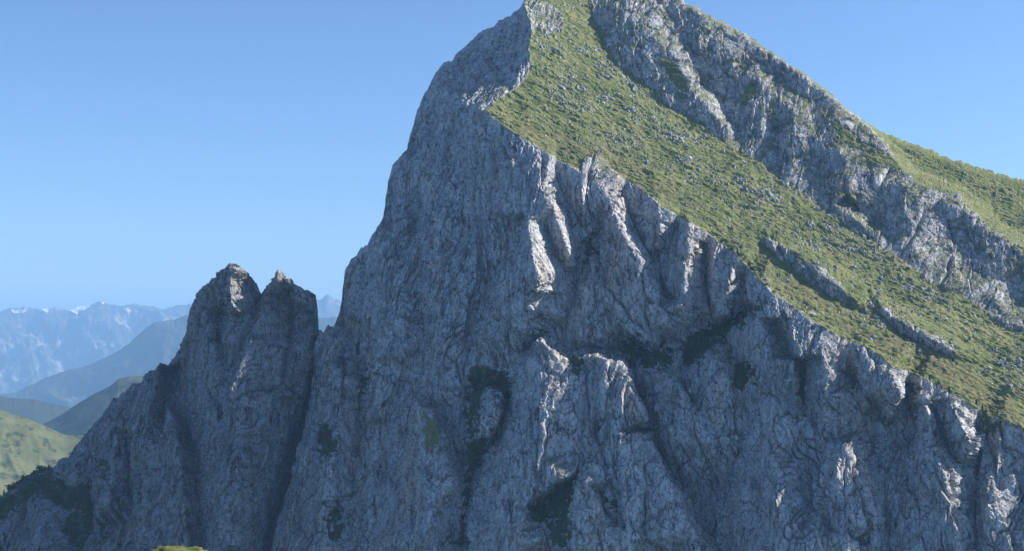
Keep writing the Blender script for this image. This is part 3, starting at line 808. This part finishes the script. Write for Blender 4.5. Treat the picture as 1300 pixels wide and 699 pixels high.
def shrub_meshes(seed):
    r = random.Random(seed)
    lobes = [(Vector((r.uniform(-0.9, 0.9), r.uniform(-0.9, 0.9), r.uniform(0.35, 0.95))), r.uniform(0.35, 0.6)) for _ in range(8)]
    def fn(i):
        c, rad = lobes[i % len(lobes)]
        d = Vector((r.gauss(0, 1), r.gauss(0, 1), r.gauss(0.25, 1))).normalized()
        return c + d * rad * r.uniform(0.5, 1.0), d
    V, F = cards(240, fn, 0.26, r)
    crown = mesh_from('crown', V, F, M_PINE)
    V, F = [], []
    for c, rad in lobes:
        mid = Vector((c.x * 0.5, c.y * 0.5, c.z * 0.35))
        taper(V, F, Vector((c.x * 0.1, c.y * 0.1, -0.3)), mid, 0.07, 0.05)
        taper(V, F, mid, c, 0.05, 0.025)
    return crown, mesh_from('trunk', V, F, M_BARK)

def spruce_meshes(seed):
    r = random.Random(seed)
    def fn(i):
        h = r.uniform(0.10, 1.0) ** 0.9
        ang = r.uniform(0, 2 * math.pi)
        tier = 0.75 + 0.35 * math.sin(h * 42 + seed)
        rad = (1.02 - h) * 0.27 * tier * (1 + 0.25 * math.sin(ang * 3 + seed)) * r.uniform(0.3, 1.0)
        out = Vector((math.cos(ang), math.sin(ang), -0.25))
        return Vector((math.cos(ang) * rad, math.sin(ang) * rad, h)), out
    V, F = cards(420, fn, 0.085, r)
    crown = mesh_from('crown', V, F, M_SPRUCE)
    V, F = [], []
    taper(V, F, Vector((0, 0, -0.08)), Vector((0, 0, 0.97)), 0.028, 0.006, 8)
    return crown, mesh_from('trunk', V, F, M_BARK)

SHRUBS = [shrub_meshes(i) for i in range(4)]
SPRUCES = [spruce_meshes(10 + i) for i in range(3)]

def plant(name, meshes, p, size, label, cat, group, squash=1.0):
    e = bpy.data.objects.new(name, None)
    e.empty_display_size = 0.5
    e.location = (p[0], p[1], p[2]); e.scale = (size, size, size * squash)
    e.rotation_euler = (random.uniform(-0.06, 0.06), random.uniform(-0.06, 0.06), random.uniform(0, 6.28))
    col.objects.link(e)
    for nm, me in zip(('crown', 'trunk'), meshes):
        o = bpy.data.objects.new(nm, me); col.objects.link(o); o.parent = e
    return tagged(e, label, cat, group)

# spruces and bushes along the turf edge above the wall
for i, (px, py, h) in enumerate([(1240, 518, 5.2), (1205, 497, 3.2), (1180, 484, 3.0), (1164, 472, 2.2), (1097, 439, 2.4), (1209, 460, 2.6), (936, 323, 3.2), (1152, 472, 2.0), (1246, 521, 3.0)]):
    p = on_mountain(px, py)
    plant('spruce_tree', SPRUCES[i % 3], p, h, ['tallest dark spruce on the turf edge above the cliff'][0] if i == 0 else 'small dark spruce at the turf edge above the cliff', 'tree', 'small spruces along the cliff edge' if i else None)
for i, (px, py, h) in enumerate([(916, 309, 1.3), (928, 318, 1.4), (939, 326, 1.8), (944, 330, 1.5), (952, 338, 1.5), (955, 342, 1.4), (972, 362, 1.2), (982, 371, 1.0), (1190, 489, 1.2), (1228, 512, 1.4), (1252, 525, 1.3)]):
    plant('dwarf_pine', SHRUBS[i % 4], on_mountain(px, py), h, 'low dark shrub on the grassy rim of the cliff', 'shrub', 'shrubs along the cliff rim')
# sunlit dwarf pines on the ledge
for i in range(26):
    px = random.uniform(597, 648); py = 484 - 14 * math.sin((px - 597) / 51 * math.pi) * random.uniform(-0.6, 1.0) + random.uniform(-2, 6)
    plant('dwarf_pine', SHRUBS[i % 4], on_mountain(px, py), random.uniform(1.6, 2.8), 'green dwarf pine crowded on the ledge above the dark gully', 'shrub', 'dwarf pines on the wall ledge')
for i in range(22):
    t = random.random()
    px = 640 - 45 * t + random.uniform(-6, 6); py = 505 + 130 * t
    plant('dwarf_pine', SHRUBS[i % 4], on_mountain(px, py), random.uniform(0.9, 1.7), 'dark dwarf pine rooted in the steep shaded gully', 'shrub', 'dwarf pines in the gully')
for poly, cnt, lab, grp in ((SCRUBS[1], 16, 'dark low shrub in the grassy recess near the foot of the wall', 'shrubs in the low recess'), (SCRUBS[2], 22, 'dark low shrub on the sloping green terrace under the rim', 'shrubs on the green terrace'), (SCRUBS[3], 14, 'dark low shrub in the hollow behind the central buttress', 'shrubs behind the buttress')):
    pm = poly_mask(poly)
    k = 0
    while k < cnt:
        px = random.uniform(min(p[0] for p in poly), max(p[0] for p in poly)); py = random.uniform(min(p[1] for p in poly), max(p[1] for p in poly))
        if sample(pm, px, py) < 0.5:
            continue
        plant('dwarf_pine', SHRUBS[k % 4], on_mountain(px, py), random.uniform(0.6, 1.4), lab, 'shrub', grp)
        k += 1
# scrub on the spur below the pinnacles
n = 0
while n < 110:
    px = random.uniform(-15, 122); py = random.uniform(592, 700)
    if sample(PSCR, px, py) < 0.45:
        continue
    top = float(np.interp(px, np.array(PSKY)[:, 0], np.array(PSKY)[:, 1]))
    plant('dwarf_pine', SHRUBS[n % 4], on_pinnacles(px, max(py, top + 1)), random.uniform(1.3, 2.6), 'dark dwarf pine on the crest of the spur below the pinnacles' if py < top + 14 else ('dark dwarf pine in the gully running down the spur flank' if px > 74 else 'dark dwarf pine on the flank of the spur below the pinnacles'), 'shrub', 'dwarf pines on the spur crest' if py < top + 14 else ('dwarf pines in the spur gully' if px > 74 else 'dwarf pines on the spur flank'))
    n += 1
for i, (px, h) in enumerate([(63, 4.6), (57, 3.2), (20, 4.0), (12, 4.8), (5, 4.4), (30, 3.4), (42, 3.0), (50, 3.2), (-8, 4.5), (70, 2.8), (25, 3.6)]):
    top = float(np.interp(px, np.array(PSKY)[:, 0], np.array(PSKY)[:, 1]))
    plant('spruce_tree', SPRUCES[i % 3], on_pinnacles(px, top + 2), h, 'small spruce on the skyline of the spur below the pinnacles', 'tree', 'spruces on the spur skyline')

# ---- loose limestone blocks on the turf
M_STONE, nst, bst = new_mat('pale_limestone_block')
ps = N(nst, 'ShaderNodeNewGeometry').outputs['Position']
nst.links.new(ramp(nst, noise_node(nst, ps, 0.8, 5, 0.65), [(0.3, (0.27, 0.265, 0.26)), (0.7, (0.50, 0.49, 0.47))]), bst.inputs['Base Color'])
import bmesh
def block_mesh(seed):
    r = random.Random(seed)
    bm = bmesh.new()
    pts = []
    for _ in range(22):
        d = Vector((r.gauss(0, 1), r.gauss(0, 1), r.gauss(0, 1))).normalized()
        pts.append(bm.verts.new((d.x * r.uniform(0.6, 1.1), d.y * r.uniform(0.5, 0.9), d.z * r.uniform(0.45, 0.8))))
    bmesh.ops.convex_hull(bm, input=pts)
    bmesh.ops.delete(bm, geom=[v for v in bm.verts if not v.link_faces], context='VERTS')
    bmesh.ops.bevel(bm, geom=list(bm.edges), offset=0.05, segments=1, affect='EDGES')
    me = bpy.data.meshes.new('boulder'); bm.to_mesh(me); bm.free(); me.materials.append(M_STONE)
    return me
BLOCKS = [block_mesh(i) for i in range(6)]
CRAG = np.array([(745, 0), (770, 60), (800, 93), (842, 130), (905, 169), (960, 207), (1040, 258), (1110, 307), (1185, 357), (1260, 398), (1345, 442)], float)
n = 0; tries = 0
while n < 120 and tries < 20000:
    tries += 1
    px = random.uniform(680, 1300); py = random.uniform(10, 500)
    if sample(STONY, px, py) * (0.3 + 0.7 * math.sin(px * 0.031) * math.sin(py * 0.05 + px * 0.012)) < 0.3 or py > edge_py(px) - 12 or sample(UPPER, px, py) > 0.3:
        continue
    p = on_mountain(px, py)
    o = bpy.data.objects.new('boulder', BLOCKS[n % 6]); col.objects.link(o)
    sz = random.uniform(0.7, 1.2) * (1.7 if random.random() < 0.15 else 1.0)
    o.scale = (sz * random.uniform(0.8, 1.3), sz, sz * random.uniform(0.7, 1.2)); o.location = (p[0], p[1], p[2] + 0.15 * sz)
    o.rotation_euler = (random.uniform(-0.4, 0.4), random.uniform(-0.4, 0.4), random.uniform(0, 6.28))
    base_py = float(np.interp(px, CRAG[:, 0], CRAG[:, 1]))
    where = 'close under the summit crags' if py < base_py + 45 else ('just above the grassy rim of the cliff' if py > edge_py(px) - 60 else ('beside the dark rock bands in mid slope' if px > 950 else 'on the open turf of the upper slope'))
    size = 'big' if sz > 1.35 else ('small' if sz < 0.9 else 'middling')
    tagged(o, '%s pale limestone boulder %s' % (size, where), 'boulder', 'boulders %s' % where)
    n += 1

# ---- the near ridge under the viewer, with a mossy rock just in view
m_near, ntn, bnn = new_mat('near_turf')
pn = N(ntn, 'ShaderNodeNewGeometry').outputs['Position']
ntn.links.new(ramp(ntn, noise_node(ntn, pn, 1.2, 6, 0.65), [(0.3, (0.06, 0.085, 0.03)), (0.7, (0.15, 0.15, 0.065))]), bnn.inputs['Base Color'])
nx, ny = np.meshgrid(np.linspace(-45, 45, 91), np.linspace(-40, 70, 111))
nzv = -1.7 - 0.135 * np.maximum(ny, -20) - np.maximum(0, ny - 48) ** 2 * 0.05 - np.maximum(0, np.abs(nx + 4) - 22) ** 2 * 0.03 + 0.12 * fbm(nx / 4, ny / 4, nx * 0, 3)
near = grid_mesh('foreground_slope', np.stack([nx, ny, nzv], -1), m_near); near['kind'] = 'structure'

m_moss, ntm, bmm = new_mat('mossy_limestone')
gm = N(ntm, 'ShaderNodeNewGeometry')
sep = N(ntm, 'ShaderNodeSeparateXYZ'); ntm.links.new(gm.outputs['Normal'], sep.inputs[0])
rk = ramp(ntm, noise_node(ntm, gm.outputs['Position'], 5.0, 6, 0.65), [(0.3, (0.28, 0.27, 0.25)), (0.7, (0.60, 0.58, 0.54))])
ms_ = ramp(ntm, noise_node(ntm, gm.outputs['Position'], 9.0, 5, 0.65), [(0.3, (0.06, 0.085, 0.025)), (0.7, (0.17, 0.17, 0.06))])
ad = N(ntm, 'ShaderNodeMath', operation='MULTIPLY_ADD'); ntm.links.new(noise_node(ntm, gm.outputs['Position'], 2.2, 4, 0.6), ad.inputs[0]); ad.inputs[1].default_value = 1.6
ntm.links.new(sep.outputs[2], ad.inputs[2])
fm = ramp(ntm, ad.outputs[0], [(1.18 / 2.2, (0, 0, 0)), (1.36 / 2.2, (1, 1, 1))])
sc_ = N(ntm, 'ShaderNodeMath', operation='DIVIDE'); ntm.links.new(ad.outputs[0], sc_.inputs[0]); sc_.inputs[1].default_value = 2.2
for l in list(ntm.links):
    if l.to_socket.node.bl_idname == 'ShaderNodeValToRGB' and l.from_node == ad:
        tgt = l.to_socket; ntm.links.remove(l); ntm.links.new(sc_.outputs[0], tgt)
ntm.links.new(mix(ntm, fm, rk, ms_), bmm.inputs['Base Color'])
bm = bmesh.new(); bmesh.ops.create_icosphere(bm, subdivisions=5, radius=1.0)
V = np.array([v.co[:] for v in bm.verts])
dd = 0.20 * fbm(V[:, 0] * 1.3, V[:, 1] * 1.3, V[:, 2] * 1.3 + 4, 4, 0.55) + 0.10 * ridged(V[:, 0] * 3, V[:, 1] * 3, V[:, 2] * 3, 3)
V = V * (1 + dd)[:, None] * np.array([1.25, 1.1, 0.95])
for v, c in zip(bm.verts, V): v.co = c
me = bpy.data.meshes.new('rock'); bm.to_mesh(me); bm.free(); me.materials.append(m_moss)
me.polygons.foreach_set('use_smooth', [True] * len(me.polygons))
fx, fy, fz = (float(v) for v in at(221, 689, 40.0))
zmax = V[:, 2].max()
knob = bpy.data.objects.new('mossy_rock', None); knob.location = (fx, fy, fz - zmax - 0.75); col.objects.link(knob)
tagged(knob, 'sunlit mossy limestone rock on the near ridge below the viewer', 'rock')
rk_o = bpy.data.objects.new('rock', me); rk_o.location = (0, 0, 0.75); rk_o.parent = knob; col.objects.link(rk_o)
M_BLADE = leaf_material('turf_blades', (0.08, 0.11, 0.03), (0.19, 0.19, 0.07))
tv = []; tf = []
r = random.Random(3)
for i in range(900):
    k = r.randrange(len(V)); c = V[k]
    if c[2] < 0.35 * zmax or (c[0] > 0.45 and r.random() < 0.8): continue
    b0 = Vector((c[0], c[1], c[2] + 0.73)); h = r.uniform(0.04, 0.10)
    tip = b0 + Vector((r.uniform(-0.05, 0.05), r.uniform(-0.05, 0.05), h)); w = Vector((r.uniform(-1, 1), r.uniform(-1, 1), 0)).normalized() * 0.008
    q = len(tv); tv += [b0 - w, b0 + w, tip]; tf.append((q, q + 1, q + 2))
tu = bpy.data.objects.new('grass_tuft', mesh_from('grass_tuft', tv, tf, M_BLADE)); tu.parent = knob; tu['kind'] = 'stuff'; col.objects.link(tu)
